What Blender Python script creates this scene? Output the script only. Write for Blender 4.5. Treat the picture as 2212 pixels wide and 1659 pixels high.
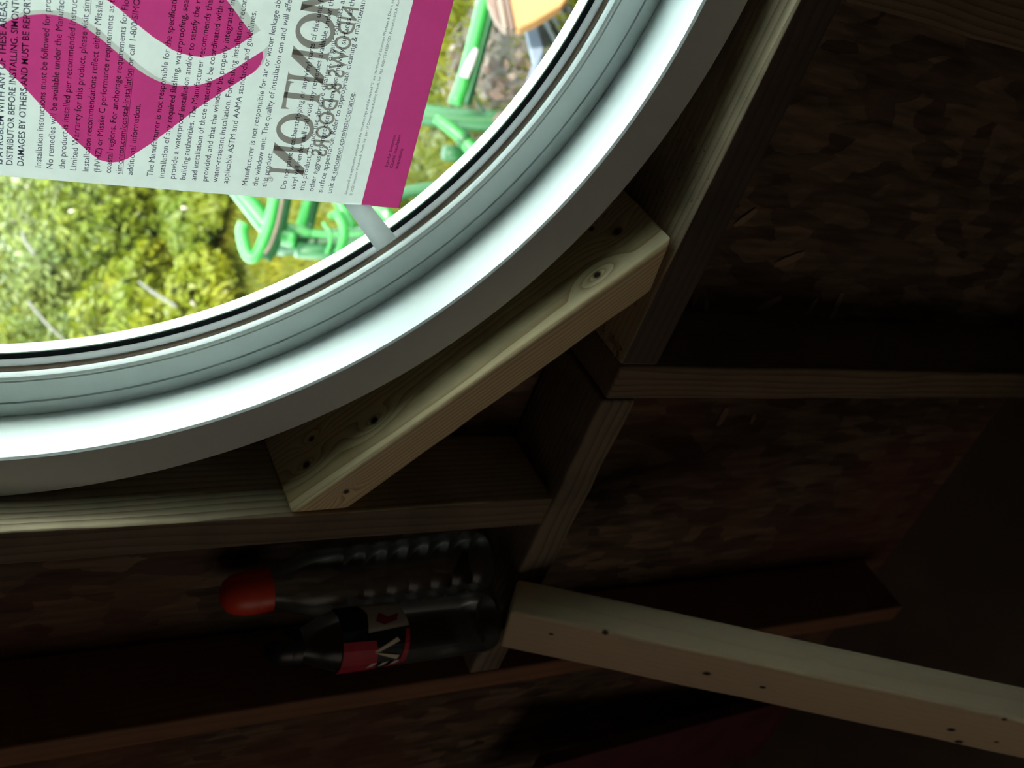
import bpy, bmesh, math, random
import numpy as np
from mathutils import Vector, Matrix
from mathutils.geometry import tessellate_polygon
random.seed(7); rng = np.random.default_rng(7)
scn = bpy.context.scene
for o in list(bpy.data.objects): bpy.data.objects.remove(o)
COL = scn.collection
# ------------------------------------------------------------------ frame of reference
# the wall with the round window is the plane y = 0; +y is outdoors, z is up.
S = 0.475                       # unit of the framing layout, metres
RW = 0.4986                     # outer radius of the window frame
ZC = 1.30                       # height of the window centre above the attic floor
CEN = Vector((-0.0084, 0.0326, ZC - 0.0039))   # centre of the window's room-side rim, set back from the stud faces
GROUND = ZC - 2.0               # lawn outside
def W(v, h, a):                 # v down, h along the wall, a outwards, all in window radii
    return Vector((-h*S, a*S, ZC - v*S))
# ------------------------------------------------------------------ camera
RIGHT = Vector((0.33037, -0.40310, -0.85345)); DOWN = Vector((-0.77944, -0.62644, -0.00584)); FWD = Vector((-0.53228, 0.66714, -0.52115))
CAMLOC = Vector((0.10308, -0.59092, ZC + 0.04971))
FPX = 2281.75
cam_d = bpy.data.cameras.new('camera'); cam = bpy.data.objects.new('camera', cam_d); COL.objects.link(cam)
m = Matrix.Identity(4)
for i in range(3):
    m[i][0] = RIGHT[i]; m[i][1] = -DOWN[i]; m[i][2] = -FWD[i]; m[i][3] = CAMLOC[i]
cam.matrix_world = m
cam_d.sensor_width = 36; cam_d.lens = FPX/2212*36; cam_d.clip_start = 0.02; cam_d.clip_end = 200
cam_d.dof.use_dof = True; cam_d.dof.focus_distance = 0.76; cam_d.dof.aperture_fstop = 8.5
scn.camera = cam
def ray(px, py): return RIGHT*((px-1106)/FPX) + DOWN*((py-829.5)/FPX) + FWD
def on_wall(px, py, a=0.0):     # where a line of sight meets the plane a radii behind the wall face
    d = ray(px, py); return CAMLOC + d*((a*S - CAMLOC.y)/d.y)
def on_win(px, py, a=0.0):      # the same, in the window's own plane
    d = ray(px, py); return CAMLOC + d*((CEN.y + a*RW - CAMLOC.y)/d.y)
def at(px, py, t): return CAMLOC + ray(px, py)*t
# ------------------------------------------------------------------ light
world = bpy.data.worlds.new('world'); scn.world = world; world.use_nodes = True
wn = world.node_tree.nodes; wl = world.node_tree.links; wn.clear()
wo = wn.new('ShaderNodeOutputWorld'); bg = wn.new('ShaderNodeBackground'); wl.new(bg.outputs[0], wo.inputs[0])
tc = wn.new('ShaderNodeTexCoord'); sx = wn.new('ShaderNodeSeparateXYZ'); cr = wn.new('ShaderNodeValToRGB')
wl.new(tc.outputs['Generated'], sx.inputs[0]); wl.new(sx.outputs['Z'], cr.inputs[0]); wl.new(cr.outputs[0], bg.inputs[0])
cr.color_ramp.elements[0].position = 0.0; cr.color_ramp.elements[0].color = (0.88, 1.0, 0.97, 1)
cr.color_ramp.elements[1].position = 0.95; cr.color_ramp.elements[1].color = (0.20, 0.265, 0.285, 1)
e_ = cr.color_ramp.elements.new(0.40); e_.color = (0.60, 0.70, 0.69, 1)      # bright haze towards the horizon
bg.inputs[1].default_value = 34.0
sd = bpy.data.lights.new('sun', 'SUN'); sd.energy = 22; sd.angle = 0.02; sd.color = (1, 0.96, 0.88)
sun = bpy.data.objects.new('sun', sd); COL.objects.link(sun)
sun.rotation_euler = Vector((-0.30, 0.50, -0.81)).to_track_quat('-Z', 'Y').to_euler(); sun.location = (3, -5, 9)
ld = bpy.data.lights.new('attic_fill', 'AREA'); ld.energy = 3.2; ld.size = 1.2; ld.color = (1, 0.86, 0.7)  # added warm fill to raise the room's ambient level; stands for no visible source
fill_light = bpy.data.objects.new('attic_fill', ld); COL.objects.link(fill_light); fill_light.location = (-1.3, -2.3, 0.95)
fill_light.rotation_euler = (Vector((-0.3, 0, 1.0)) - fill_light.location).to_track_quat('-Z', 'Y').to_euler()
scn.view_settings.view_transform = 'Standard'; scn.view_settings.look = 'None'
scn.view_settings.exposure = 0.0; scn.view_settings.gamma = 1.0; scn.view_settings.use_curve_mapping = False
# ------------------------------------------------------------------ material helpers
def newmat(name):
    m = bpy.data.materials.new(name); m.use_nodes = True; nt = m.node_tree
    return m, nt, nt.nodes, nt.links, nt.nodes['Principled BSDF']
def plain(name, col, rough=0.5, metal=0.0, spec=0.5, vary=0.08, scale=8.0, bump=0.0):
    m, nt, N, L, b = newmat(name)
    t = N.new('ShaderNodeTexCoord'); n = N.new('ShaderNodeTexNoise'); n.inputs['Scale'].default_value = scale; n.inputs['Detail'].default_value = 4
    L.new(t.outputs['Object'], n.inputs['Vector'])
    r = N.new('ShaderNodeValToRGB'); L.new(n.outputs['Fac'], r.inputs[0])
    r.color_ramp.elements[0].position = 0.3; r.color_ramp.elements[1].position = 0.7
    r.color_ramp.elements[0].color = (*[c*(1-vary) for c in col], 1); r.color_ramp.elements[1].color = (*[min(1, c*(1+vary)) for c in col], 1)
    L.new(r.outputs[0], b.inputs['Base Color']); b.inputs['Roughness'].default_value = rough
    b.inputs['Metallic'].default_value = metal; b.inputs['Specular IOR Level'].default_value = spec
    if bump:
        bp = N.new('ShaderNodeBump'); bp.inputs['Strength'].default_value = bump; bp.inputs['Distance'].default_value = 0.002
        L.new(n.outputs['Fac'], bp.inputs['Height']); L.new(bp.outputs[0], b.inputs['Normal'])
    return m
def math_node(N, L, op, a, b=None):
    n = N.new('ShaderNodeMath'); n.operation = op
    for i, v in enumerate((a, b)):
        if v is None: continue
        if isinstance(v, (int, float)): n.inputs[i].default_value = v
        else: L.new(v, n.inputs[i])
    return n.outputs[0]
def wood(name, light, dark, knots=(), rings=55.0, contrast=0.6, rough=0.6, dirt=0.0, bump=0.25, heart=(0.3, 0.06, 0.09)):
    """sawn softwood: grain runs along local x, the growth rings bend round each knot (x, y, z, radius)"""
    m, nt, N, L, b = newmat(name)
    t = N.new('ShaderNodeTexCoord'); sep = N.new('ShaderNodeSeparateXYZ'); L.new(t.outputs['Object'], sep.inputs[0])
    mp = N.new('ShaderNodeMapping'); mp.inputs['Scale'].default_value = (1.6, 9, 9); L.new(t.outputs['Object'], mp.inputs[0])
    nz = N.new('ShaderNodeTexNoise'); nz.inputs['Scale'].default_value = 1.0; nz.inputs['Detail'].default_value = 2; L.new(mp.outputs[0], nz.inputs[0])
    # distance from the heart of the log
    yy = math_node(N, L, 'ADD', sep.outputs['Y'], heart[1]); zz = math_node(N, L, 'ADD', sep.outputs['Z'], heart[2])
    rad = math_node(N, L, 'SQRT', math_node(N, L, 'ADD', math_node(N, L, 'MULTIPLY', yy, yy), math_node(N, L, 'MULTIPLY', zz, zz)))
    rad = math_node(N, L, 'ADD', rad, math_node(N, L, 'MULTIPLY', math_node(N, L, 'SUBTRACT', nz.outputs['Fac'], 0.5), 0.035))
    kmask = None
    for kx, ky, kz, kr in knots:
        d = N.new('ShaderNodeVectorMath'); d.operation = 'SUBTRACT'; L.new(t.outputs['Object'], d.inputs[0]); d.inputs[1].default_value = (kx, ky, kz)
        sc = N.new('ShaderNodeVectorMath'); sc.operation = 'MULTIPLY'; L.new(d.outputs[0], sc.inputs[0]); sc.inputs[1].default_value = (0.45, 1, 1)
        ln = N.new('ShaderNodeVectorMath'); ln.operation = 'LENGTH'; L.new(sc.outputs[0], ln.inputs[0])
        g = math_node(N, L, 'MAXIMUM', math_node(N, L, 'SUBTRACT', 1.0, math_node(N, L, 'DIVIDE', ln.outputs['Value'], kr*4.2)), 0.0)
        rad = math_node(N, L, 'ADD', rad, math_node(N, L, 'MULTIPLY', math_node(N, L, 'MULTIPLY', g, g), 0.012))
        ln2 = N.new('ShaderNodeVectorMath'); ln2.operation = 'LENGTH'; L.new(d.outputs[0], ln2.inputs[0])
        mr = N.new('ShaderNodeMapRange'); mr.interpolation_type = 'SMOOTHSTEP'; L.new(ln2.outputs['Value'], mr.inputs[0])
        mr.inputs[1].default_value = kr*0.45; mr.inputs[2].default_value = kr*1.25; mr.inputs[3].default_value = 1; mr.inputs[4].default_value = 0
        kmask = mr.outputs[0] if kmask is None else math_node(N, L, 'MAXIMUM', kmask, mr.outputs[0])
    saw = math_node(N, L, 'FRACT', math_node(N, L, 'MULTIPLY', rad, rings*3))
    saw = math_node(N, L, 'POWER', saw, 2.5)
    mp2 = N.new('ShaderNodeMapping'); mp2.inputs['Scale'].default_value = (6, 420, 420); L.new(t.outputs['Object'], mp2.inputs[0])
    nf = N.new('ShaderNodeTexNoise'); nf.inputs['Scale'].default_value = 1.0; nf.inputs['Detail'].default_value = 3; L.new(mp2.outputs[0], nf.inputs[0])
    fac = math_node(N, L, 'ADD', math_node(N, L, 'MULTIPLY', saw, contrast), math_node(N, L, 'MULTIPLY', math_node(N, L, 'SUBTRACT', nf.outputs['Fac'], 0.5), 0.5))
    r = N.new('ShaderNodeValToRGB'); L.new(fac, r.inputs[0]); r.color_ramp.elements[0].color = (*light, 1); r.color_ramp.elements[1].color = (*dark, 1)
    r.color_ramp.elements[0].position = 0.05; r.color_ramp.elements[1].position = 0.95
    out = r.outputs[0]
    if dirt:
        nd = N.new('ShaderNodeTexNoise'); nd.inputs['Scale'].default_value = 14; nd.inputs['Detail'].default_value = 6; L.new(t.outputs['Object'], nd.inputs[0])
        rd = N.new('ShaderNodeMapRange'); L.new(nd.outputs['Fac'], rd.inputs[0]); rd.inputs[1].default_value = 0.45; rd.inputs[2].default_value = 0.7; rd.inputs[3].default_value = 0; rd.inputs[4].default_value = dirt
        mx = N.new('ShaderNodeMixRGB'); L.new(rd.outputs[0], mx.inputs[0]); L.new(out, mx.inputs[1]); mx.inputs[2].default_value = (0.03, 0.025, 0.02, 1); out = mx.outputs[0]
    if kmask is not None:
        mx = N.new('ShaderNodeMixRGB'); L.new(kmask, mx.inputs[0]); L.new(out, mx.inputs[1]); mx.inputs[2].default_value = (0.045, 0.022, 0.012, 1); out = mx.outputs[0]
    L.new(out, b.inputs['Base Color']); b.inputs['Roughness'].default_value = rough; b.inputs['Specular IOR Level'].default_value = 0.3
    bp = N.new('ShaderNodeBump'); bp.inputs['Strength'].default_value = bump; bp.inputs['Distance'].default_value = 0.0015
    L.new(fac, bp.inputs['Height']); L.new(bp.outputs[0], b.inputs['Normal'])
    return m
def strand_board(name):
    m, nt, N, L, b = newmat(name)
    t = N.new('ShaderNodeTexCoord')
    mp = N.new('ShaderNodeMapping'); mp.inputs['Scale'].default_value = (60, 60, 24); mp.inputs['Rotation'].default_value = (0.0, 0.7, 0.0); L.new(t.outputs['Object'], mp.inputs[0])
    nz = N.new('ShaderNodeTexNoise'); nz.inputs['Scale'].default_value = 0.7; nz.inputs['Detail'].default_value = 3; L.new(mp.outputs[0], nz.inputs[0])
    ad = N.new('ShaderNodeMixRGB'); ad.blend_type = 'ADD'; ad.inputs[0].default_value = 1.6; L.new(mp.outputs[0], ad.inputs[1]); L.new(nz.outputs['Color'], ad.inputs[2])
    v = N.new('ShaderNodeTexVoronoi'); v.inputs['Scale'].default_value = 1.0; v.inputs['Randomness'].default_value = 1.0; L.new(ad.outputs[0], v.inputs[0])
    hs = N.new('ShaderNodeSeparateColor'); L.new(v.outputs['Color'], hs.inputs[0])
    r = N.new('ShaderNodeValToRGB'); L.new(hs.outputs[0], r.inputs[0])
    r.color_ramp.elements[0].color = (0.085, 0.052, 0.034, 1); r.color_ramp.elements[1].color = (0.22, 0.15, 0.095, 1)
    e = r.color_ramp.elements.new(0.5); e.color = (0.135, 0.09, 0.058, 1)
    mp2 = N.new('ShaderNodeMapping'); mp2.inputs['Scale'].default_value = (60, 60, 8); mp2.inputs['Rotation'].default_value = (0, 0.7, 0); L.new(t.outputs['Object'], mp2.inputs[0])
    nf = N.new('ShaderNodeTexNoise'); nf.inputs['Scale'].default_value = 2.0; nf.inputs['Detail'].default_value = 5; L.new(mp2.outputs[0], nf.inputs[0])
    mu = N.new('ShaderNodeMixRGB'); mu.blend_type = 'MULTIPLY'; mu.inputs[0].default_value = 0.8; L.new(r.outputs[0], mu.inputs[1])
    rr = N.new('ShaderNodeValToRGB'); L.new(nf.outputs['Fac'], rr.inputs[0]); rr.color_ramp.elements[0].position = 0.3; rr.color_ramp.elements[0].color = (0.35, 0.35, 0.35, 1); rr.color_ramp.elements[1].position = 0.6
    L.new(rr.outputs[0], mu.inputs[2])
    # rust red sealant soaked into the boards beside and below the sill
    nr = N.new('ShaderNodeTexNoise'); nr.inputs['Scale'].default_value = 3.2; nr.inputs['Detail'].default_value = 3; L.new(t.outputs['Object'], nr.inputs[0])
    sp = N.new('ShaderNodeSeparateXYZ'); L.new(t.outputs['Object'], sp.inputs[0])
    mrx = N.new('ShaderNodeMapRange'); L.new(sp.outputs['X'], mrx.inputs[0]); mrx.inputs[1].default_value = -0.25; mrx.inputs[2].default_value = -0.55; mrx.inputs[3].default_value = 0; mrx.inputs[4].default_value = 1
    ms = N.new('ShaderNodeMapRange'); L.new(nr.outputs['Fac'], ms.inputs[0]); ms.inputs[1].default_value = 0.42; ms.inputs[2].default_value = 0.62; ms.inputs[3].default_value = 0; ms.inputs[4].default_value = 0.6
    mm = math_node(N, L, 'MULTIPLY', mrx.outputs[0], ms.outputs[0])
    mx = N.new('ShaderNodeMixRGB'); L.new(mm, mx.inputs[0]); L.new(mu.outputs[0], mx.inputs[1]); mx.inputs[2].default_value = (0.15, 0.045, 0.028, 1)
    L.new(mx.outputs[0], b.inputs['Base Color']); b.inputs['Roughness'].default_value = 0.75; b.inputs['Specular IOR Level'].default_value = 0.25
    hgt = math_node(N, L, 'ADD', hs.outputs[1], math_node(N, L, 'MULTIPLY', nf.outputs['Fac'], 0.5))
    bp = N.new('ShaderNodeBump'); bp.inputs['Strength'].default_value = 0.9; bp.inputs['Distance'].default_value = 0.003
    L.new(hgt, bp.inputs['Height']); L.new(bp.outputs[0], b.inputs['Normal'])
    return m
def thin_clear(name, tint=(1, 1, 1), gloss=1.0, rough=0.0):
    m, nt, N, L, b = newmat(name); N.remove(b); out = N['Material Output']
    tr = N.new('ShaderNodeBsdfTransparent'); tr.inputs[0].default_value = (*tint, 1)
    gl = N.new('ShaderNodeBsdfGlossy'); gl.inputs['Roughness'].default_value = rough
    fr = N.new('ShaderNodeFresnel'); fr.inputs[0].default_value = 1.45
    mx = N.new('ShaderNodeMixShader'); L.new(math_node(N, L, 'MULTIPLY', fr.outputs[0], gloss), mx.inputs[0]); L.new(tr.outputs[0], mx.inputs[1]); L.new(gl.outputs[0], mx.inputs[2])
    L.new(mx.outputs[0], out.inputs[0]); return m
def paper(name, col, trans=0.5, back=None, mott=0.03):
    """thin sheet: reflects and lets daylight through"""
    m, nt, N, L, b = newmat(name); N.remove(b); out = N['Material Output']
    t = N.new('ShaderNodeTexCoord'); n = N.new('ShaderNodeTexNoise'); n.inputs['Scale'].default_value = 160; n.inputs['Detail'].default_value = 3; L.new(t.outputs['Object'], n.inputs[0])
    r = N.new('ShaderNodeValToRGB'); L.new(n.outputs['Fac'], r.inputs[0]); r.color_ramp.elements[0].position = 0.35; r.color_ramp.elements[1].position = 0.65
    r.color_ramp.elements[0].color = (*[c*(1-mott) for c in col], 1); r.color_ramp.elements[1].color = (*col, 1)
    d = N.new('ShaderNodeBsdfDiffuse'); tl = N.new('ShaderNodeBsdfTranslucent'); L.new(r.outputs[0], d.inputs[0]); L.new(r.outputs[0], tl.inputs[0])
    mx = N.new('ShaderNodeMixShader'); mx.inputs[0].default_value = trans; L.new(d.outputs[0], mx.inputs[1]); L.new(tl.outputs[0], mx.inputs[2]); L.new(mx.outputs[0], out.inputs[0])
    return m
def ink(name, col):
    """printing ink: filters the light of the sheet beneath"""
    m, nt, N, L, b = newmat(name); N.remove(b); t = N.new('ShaderNodeTexCoord'); n = N.new('ShaderNodeTexNoise'); n.inputs['Scale'].default_value = 60; L.new(t.outputs['Object'], n.inputs[0])
    r = N.new('ShaderNodeValToRGB'); L.new(n.outputs['Fac'], r.inputs[0]); r.color_ramp.elements[0].color = (*[c*0.93 for c in col], 1); r.color_ramp.elements[1].color = (*col, 1)
    tr = N.new('ShaderNodeBsdfTransparent'); L.new(r.outputs[0], tr.inputs[0]); L.new(tr.outputs[0], N['Material Output'].inputs[0]); return m
def leafmat(name, c1, c2, rough=0.35, trans=0.35):
    m, nt, N, L, b = newmat(name)
    gi = N.new('ShaderNodeTexCoord'); n = N.new('ShaderNodeTexNoise'); n.inputs['Scale'].default_value = 2.2; n.inputs['Detail'].default_value = 8; n.inputs['Roughness'].default_value = 0.8
    L.new(gi.outputs['Object'], n.inputs[0]); r = N.new('ShaderNodeValToRGB'); L.new(n.outputs['Fac'], r.inputs[0])
    r.color_ramp.elements[0].position = 0.40; r.color_ramp.elements[1].position = 0.6
    r.color_ramp.elements[0].color = (*c1, 1); r.color_ramp.elements[1].color = (*c2, 1)
    L.new(r.outputs[0], b.inputs['Base Color']); b.inputs['Roughness'].default_value = rough; b.inputs['Specular IOR Level'].default_value = 0.12
    tl = N.new('ShaderNodeBsdfTranslucent'); L.new(r.outputs[0], tl.inputs[0]); mx = N.new('ShaderNodeMixShader'); mx.inputs[0].default_value = trans
    L.new(b.outputs[0], mx.inputs[1]); L.new(tl.outputs[0], mx.inputs[2]); L.new(mx.outputs[0], N['Material Output'].inputs[0])
    return m
# ------------------------------------------------------------------ object helpers
def link(o, parent=None):
    COL.objects.link(o)
    if parent is not None: o.parent = parent
    return o
def obj(name, bm, mat, parent=None, smooth=False, loc=None, bevel=0.0, segs=2):
    me = bpy.data.meshes.new(name)
    if isinstance(bm, bmesh.types.BMesh):
        bmesh.ops.recalc_face_normals(bm, faces=bm.faces[:]); bm.to_mesh(me); bm.free()
    else: me.from_pydata(bm[0], [], bm[1])
    if mat: me.materials.append(mat)
    o = bpy.data.objects.new(name, me); link(o, parent)
    if smooth:
        for p in me.polygons: p.use_smooth = True
    if bevel:
        b = o.modifiers.new('edge', 'BEVEL'); b.width = bevel; b.segments = segs; b.limit_method = 'ANGLE'; b.angle_limit = math.radians(35)
    if loc is not None: o.location = loc
    return o
def npobj(name, verts, faces, mat, parent=None):
    me = bpy.data.meshes.new(name); nv, nf, k = len(verts), len(faces), faces.shape[1]
    me.vertices.add(nv); me.vertices.foreach_set('co', np.asarray(verts, np.float32).ravel())
    me.loops.add(nf*k); me.loops.foreach_set('vertex_index', np.asarray(faces, np.int32).ravel())
    me.polygons.add(nf); me.polygons.foreach_set('loop_start', np.arange(0, nf*k, k, dtype=np.int32))
    me.update(calc_edges=True)
    if mat: me.materials.append(mat)
    return link(bpy.data.objects.new(name, me), parent)
def tag(o, label, cat, group=None, kind=None):
    o['label'] = label; o['category'] = cat
    if group: o['group'] = group
    if kind: o['kind'] = kind
    return o
def thing(name, label, cat, loc=(0, 0, 0), group=None):
    o = bpy.data.objects.new(name, None); COL.objects.link(o); o.location = loc; o.empty_display_size = 0.05
    return tag(o, label, cat, group)
def structure(o): o['kind'] = 'structure'; return o
def box_bm(lo, hi, bm=None):
    bm = bm or bmesh.new(); x0, y0, z0 = lo; x1, y1, z1 = hi
    v = [bm.verts.new(p) for p in ((x0,y0,z0),(x1,y0,z0),(x1,y1,z0),(x0,y1,z0),(x0,y0,z1),(x1,y0,z1),(x1,y1,z1),(x0,y1,z1))]
    for f in ((0,1,2,3),(4,5,6,7),(0,1,5,4),(1,2,6,5),(2,3,7,6),(3,0,4,7)): bm.faces.new([v[i] for i in f])
    return bm
def lumber(name, mat, p0, p1, width_dir, width, depth_dir, depth, parent=None, bevel=0.0025, wav=0.0006, cuts=(0, 0), nseg=14, face=None):
    """a sawn board from p0 to p1 (one long edge); local x runs along the grain. cuts shift the far edge at either end"""
    x = (p1-p0); Ln = x.length; x.normalize(); y = width_dir.normalized(); z = depth_dir.normalized()
    bm = bmesh.new(); R = random.Random(name+str(round(p0.x, 2))+str(round(p0.z, 2)))
    prev = None
    for i in range(nseg+1):
        f = i/nseg; ring = []
        for (yy, zz) in ((0, 0), (width, 0), (width, depth), (0, depth)):
            s = yy/width; xx = f*Ln + (1-f)*cuts[0]*s + f*cuts[1]*s
            j = wav if 0 < i < nseg else 0
            ring.append(bm.verts.new((xx, yy + R.uniform(-j, j), zz + R.uniform(-j, j))))
        if prev:
            for k in range(4): bm.faces.new((prev[k], prev[(k+1) % 4], ring[(k+1) % 4], ring[k]))
        else: bm.faces.new(ring[::-1])
        prev = ring
    bm.faces.new(prev)
    o = obj(name, bm, mat, parent, bevel=bevel, segs=3)
    mm = Matrix.Identity(4)
    for i in range(3): mm[i][0] = x[i]; mm[i][1] = y[i]; mm[i][2] = z[i]; mm[i][3] = p0[i]
    o.matrix_world = mm
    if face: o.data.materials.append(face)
    for p in o.data.polygons:
        p.use_smooth = True
        if face and p.normal.z < -0.9: p.material_index = 1      # the side towards the room takes a second, darker material
    return o
def lathe(name, prof, mat, parent=None, seg=288, axis='Y', closed=True, centre=(0, 0, 0), smooth=True):
    """prof: (radius, distance along the axis)"""
    n = len(prof); ang = np.linspace(0, 2*math.pi, seg, endpoint=False)
    V = np.zeros((seg, n, 3)); r = np.array([p[0] for p in prof]); t = np.array([p[1] for p in prof])
    c, s = np.cos(ang)[:, None], np.sin(ang)[:, None]
    if axis == 'Y': V[..., 0] = c*r; V[..., 2] = s*r; V[..., 1] = t
    else: V[..., 0] = c*r; V[..., 1] = s*r; V[..., 2] = t
    V += np.array(centre); V = V.reshape(-1, 3); F = []
    m_ = n if closed else n-1
    for i in range(seg):
        for j in range(m_):
            a, b = i*n+j, i*n+(j+1) % n; c2, d = ((i+1) % seg)*n+(j+1) % n, ((i+1) % seg)*n+j
            F.append((a, b, c2, d))
    o = npobj(name, V, np.array(F), mat, parent)
    me = o.data; bm = bmesh.new(); bm.from_mesh(me); bmesh.ops.remove_doubles(bm, verts=bm.verts[:], dist=1e-6); bmesh.ops.recalc_face_normals(bm, faces=bm.faces[:]); bm.to_mesh(me); bm.free()
    if smooth:
        for p in me.polygons: p.use_smooth = True
        me.set_sharp_from_angle(angle=math.radians(32))
    return o
def tube(name, pts, rad, mat, parent=None, seg=14, flat=1.0, sub=5, radii=None):
    """a rounded tube through the points (Catmull-Rom)"""
    P = [Vector(p) for p in pts]; Q = []; RR = []
    rs = radii or [rad]*len(P)
    ext = [P[0]*2-P[1]] + P + [P[-1]*2-P[-2]]
    for i in range(len(P)-1):
        a, b, c, d = ext[i:i+4]
        for k in range(sub):
            t = k/sub
            Q.append(0.5*((2*b)+(c-a)*t+(2*a-5*b+4*c-d)*t*t+(3*b-a-3*c+d)*t**3)); RR.append(rs[i]*(1-t)+rs[i+1]*t)
    Q.append(P[-1]); RR.append(rs[-1])
    bm = bmesh.new(); prev = None; up = None
    for i, q in enumerate(Q):
        tg = (Q[min(i+1, len(Q)-1)]-Q[max(i-1, 0)]).normalized()
        if up is None: up = tg.orthogonal().normalized()
        up = (up - tg*up.dot(tg)).normalized(); sd_ = tg.cross(up)
        ring = [bm.verts.new(q + (up*math.cos(2*math.pi*k/seg) + sd_*math.sin(2*math.pi*k/seg)*flat)*RR[i]) for k in range(seg)]
        if prev:
            for k in range(seg): bm.faces.new((prev[k], prev[(k+1) % seg], ring[(k+1) % seg], ring[k]))
        else: bm.faces.new(ring[::-1])
        prev = ring
    bm.faces.new(prev)
    return obj(name, bm, mat, parent, smooth=True)
# ------------------------------------------------------------------ materials
M_vinyl = plain('white_vinyl', (0.66, 0.715, 0.70), rough=0.32, vary=0.02, scale=5)
M_seal = plain('black_gasket', (0.004, 0.0045, 0.005), rough=0.9, spec=0.0, vary=0.3, scale=90)
M_bead = plain('tan_foam_tape', (0.22, 0.165, 0.12), rough=0.8, vary=0.08, scale=40)
M_spacer = plain('pale_green_spacer', (0.09, 0.135, 0.10), rough=0.4, vary=0.03)
M_spacer2 = plain('white_spacer', (0.24, 0.285, 0.25), rough=0.4, vary=0.02)
M_beadv = plain('grey_bead_vinyl', (0.30, 0.31, 0.31), rough=0.4, vary=0.03)
M_glass = thin_clear('window_glass', (0.97, 0.985, 0.96), 0.5)
M_osb = strand_board('strand_board')
M_old = wood('weathered_pine', (0.23, 0.18, 0.125), (0.09, 0.068, 0.045), rings=50, contrast=0.8, rough=0.7, dirt=0.55, bump=0.6)
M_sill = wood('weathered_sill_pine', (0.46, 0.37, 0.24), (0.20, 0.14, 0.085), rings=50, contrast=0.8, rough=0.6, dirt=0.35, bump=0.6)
M_face = wood('dark_room_face', (0.105, 0.078, 0.06), (0.05, 0.037, 0.028), rings=55, contrast=0.7, rough=0.75, dirt=0.4, bump=0.5)
M_face2 = wood('brown_room_face', (0.20, 0.15, 0.105), (0.11, 0.08, 0.055), rings=55, contrast=0.7, rough=0.75, dirt=0.3, bump=0.5)
M_old2 = wood('old_brown_pine', (0.22, 0.16, 0.10), (0.10, 0.07, 0.045), rings=70, contrast=0.8, rough=0.7, dirt=0.25, bump=0.5)
M_old3 = wood('old_orange_pine', (0.24, 0.115, 0.06), (0.13, 0.06, 0.03), rings=40, contrast=0.5, rough=0.7, dirt=0.2, bump=0.3)
M_maroon = plain('maroon_paint', (0.10, 0.018, 0.028), rough=0.6, vary=0.25, scale=20)
# ------------------------------------------------------------------ the room (setting)
Y0, YW0, YW1 = 0.0, 0.205*S, 0.245*S       # stud faces, inner and outer side of the sheathing
XL, XR, ZT, YB = -2.1, 2.1, 2.9, -3.2
def sheathing():
    bm = bmesh.new(); seg = 128; rect = []
    for k in range(seg):
        a = 2*math.pi*k/seg + math.pi/4; c, s = math.cos(a), math.sin(a)
        f = min((XR if c > 0 else XL)/c if abs(c) > 1e-9 else 1e9, ((ZT-ZC) if s > 0 else (-ZC))/s if abs(s) > 1e-9 else 1e9)
        rect.append((c*f, s*f, c, s))
    rings = []
    for y in (YW0, YW1):
        inner = [bm.verts.new((c*RW*1.004+CEN.x, y, s*RW*1.004+CEN.z)) for _, _, c, s in rect]
        outer = [bm.verts.new((x, y, z+ZC)) for x, z, _, _ in rect]; rings.append((inner, outer))
    for k in range(seg):
        j = (k+1) % seg
        for q in ((rings[0][0][k], rings[0][0][j], rings[0][1][j], rings[0][1][k]), (rings[1][0][k], rings[1][0][j], rings[1][1][j], rings[1][1][k]),
                  (rings[0][0][k], rings[0][0][j], rings[1][0][j], rings[1][0][k]), (rings[0][1][k], rings[0][1][j], rings[1][1][j], rings[1][1][k])): bm.faces.new(q)
    return bm
wall_front = structure(obj('wall_front', sheathing(), M_osb))
M_room = plain('dusty_attic_boards', (0.15, 0.11, 0.08), rough=0.8, vary=0.3, scale=3)
structure(obj('wall_left', box_bm((XL-0.1, YB, 0), (XL, YW1, ZT)), M_room)); structure(obj('wall_right', box_bm((XR, YB, 0), (XR+0.1, YW1, ZT)), M_room))
structure(obj('wall_back', box_bm((XL-0.1, YB-0.1, 0), (XR+0.1, YB, ZT)), M_room))
structure(obj('ceiling', box_bm((XL-0.1, YB-0.1, ZT), (XR+0.1, YW1, ZT+0.1)), M_room)); structure(obj('floor', box_bm((XL-0.1, YB-0.1, -0.1), (XR+0.1, YW1, 0)), M_room))
M_earth = plain('lawn_soil', (0.0340, 0.0393, 0.0061), rough=0.95, vary=0.35, scale=6)
structure(obj('ground', box_bm((-30, YW1+0.02, GROUND-0.2), (25, 45, GROUND)), M_earth))
structure(obj('wall_foundation', box_bm((XL-0.1, -0.1, GROUND-0.2), (XR+0.1, YW1-0.01, -0.1)), M_room))
# ------------------------------------------------------------------ round window
win = bpy.data.objects.new('window_1', None); COL.objects.link(win); win.location = CEN
structure(win); win['label'] = 'large round white vinyl window in the attic wall'
def pr(*q): return [(r*RW, a*RW) for r, a in q]
lathe('frame', pr((.999,.003),(.996,0),(.925,0),(.9215,.003),(.9440,.1215),(.955,.123),(.955,.212),(.898,.212),(.898,.225),(1.05,.262),(1.05,.250),(1.0,.246)), M_vinyl, win)
lathe('sash', pr((.9436,.1200),(.9425,.1186),(.940,.1184),(.9200,.1205),(.9193,.1240),(.9172,.1240),(.9165,.1212),(.8765,.1182),(.8760,.1205),(.8738,.1205),(.8728,.1178),(.8705,.1150),(.8670,.1137),(.8630,.1148),(.8597,.1185),(.8582,.1235),(.8580,.19),(.9436,.19)), M_vinyl, win)
lathe('foam_tape', pr((.8578,.1225),(.8510,.1262),(.8510,.140),(.8578,.140)), M_bead, win)
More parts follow.
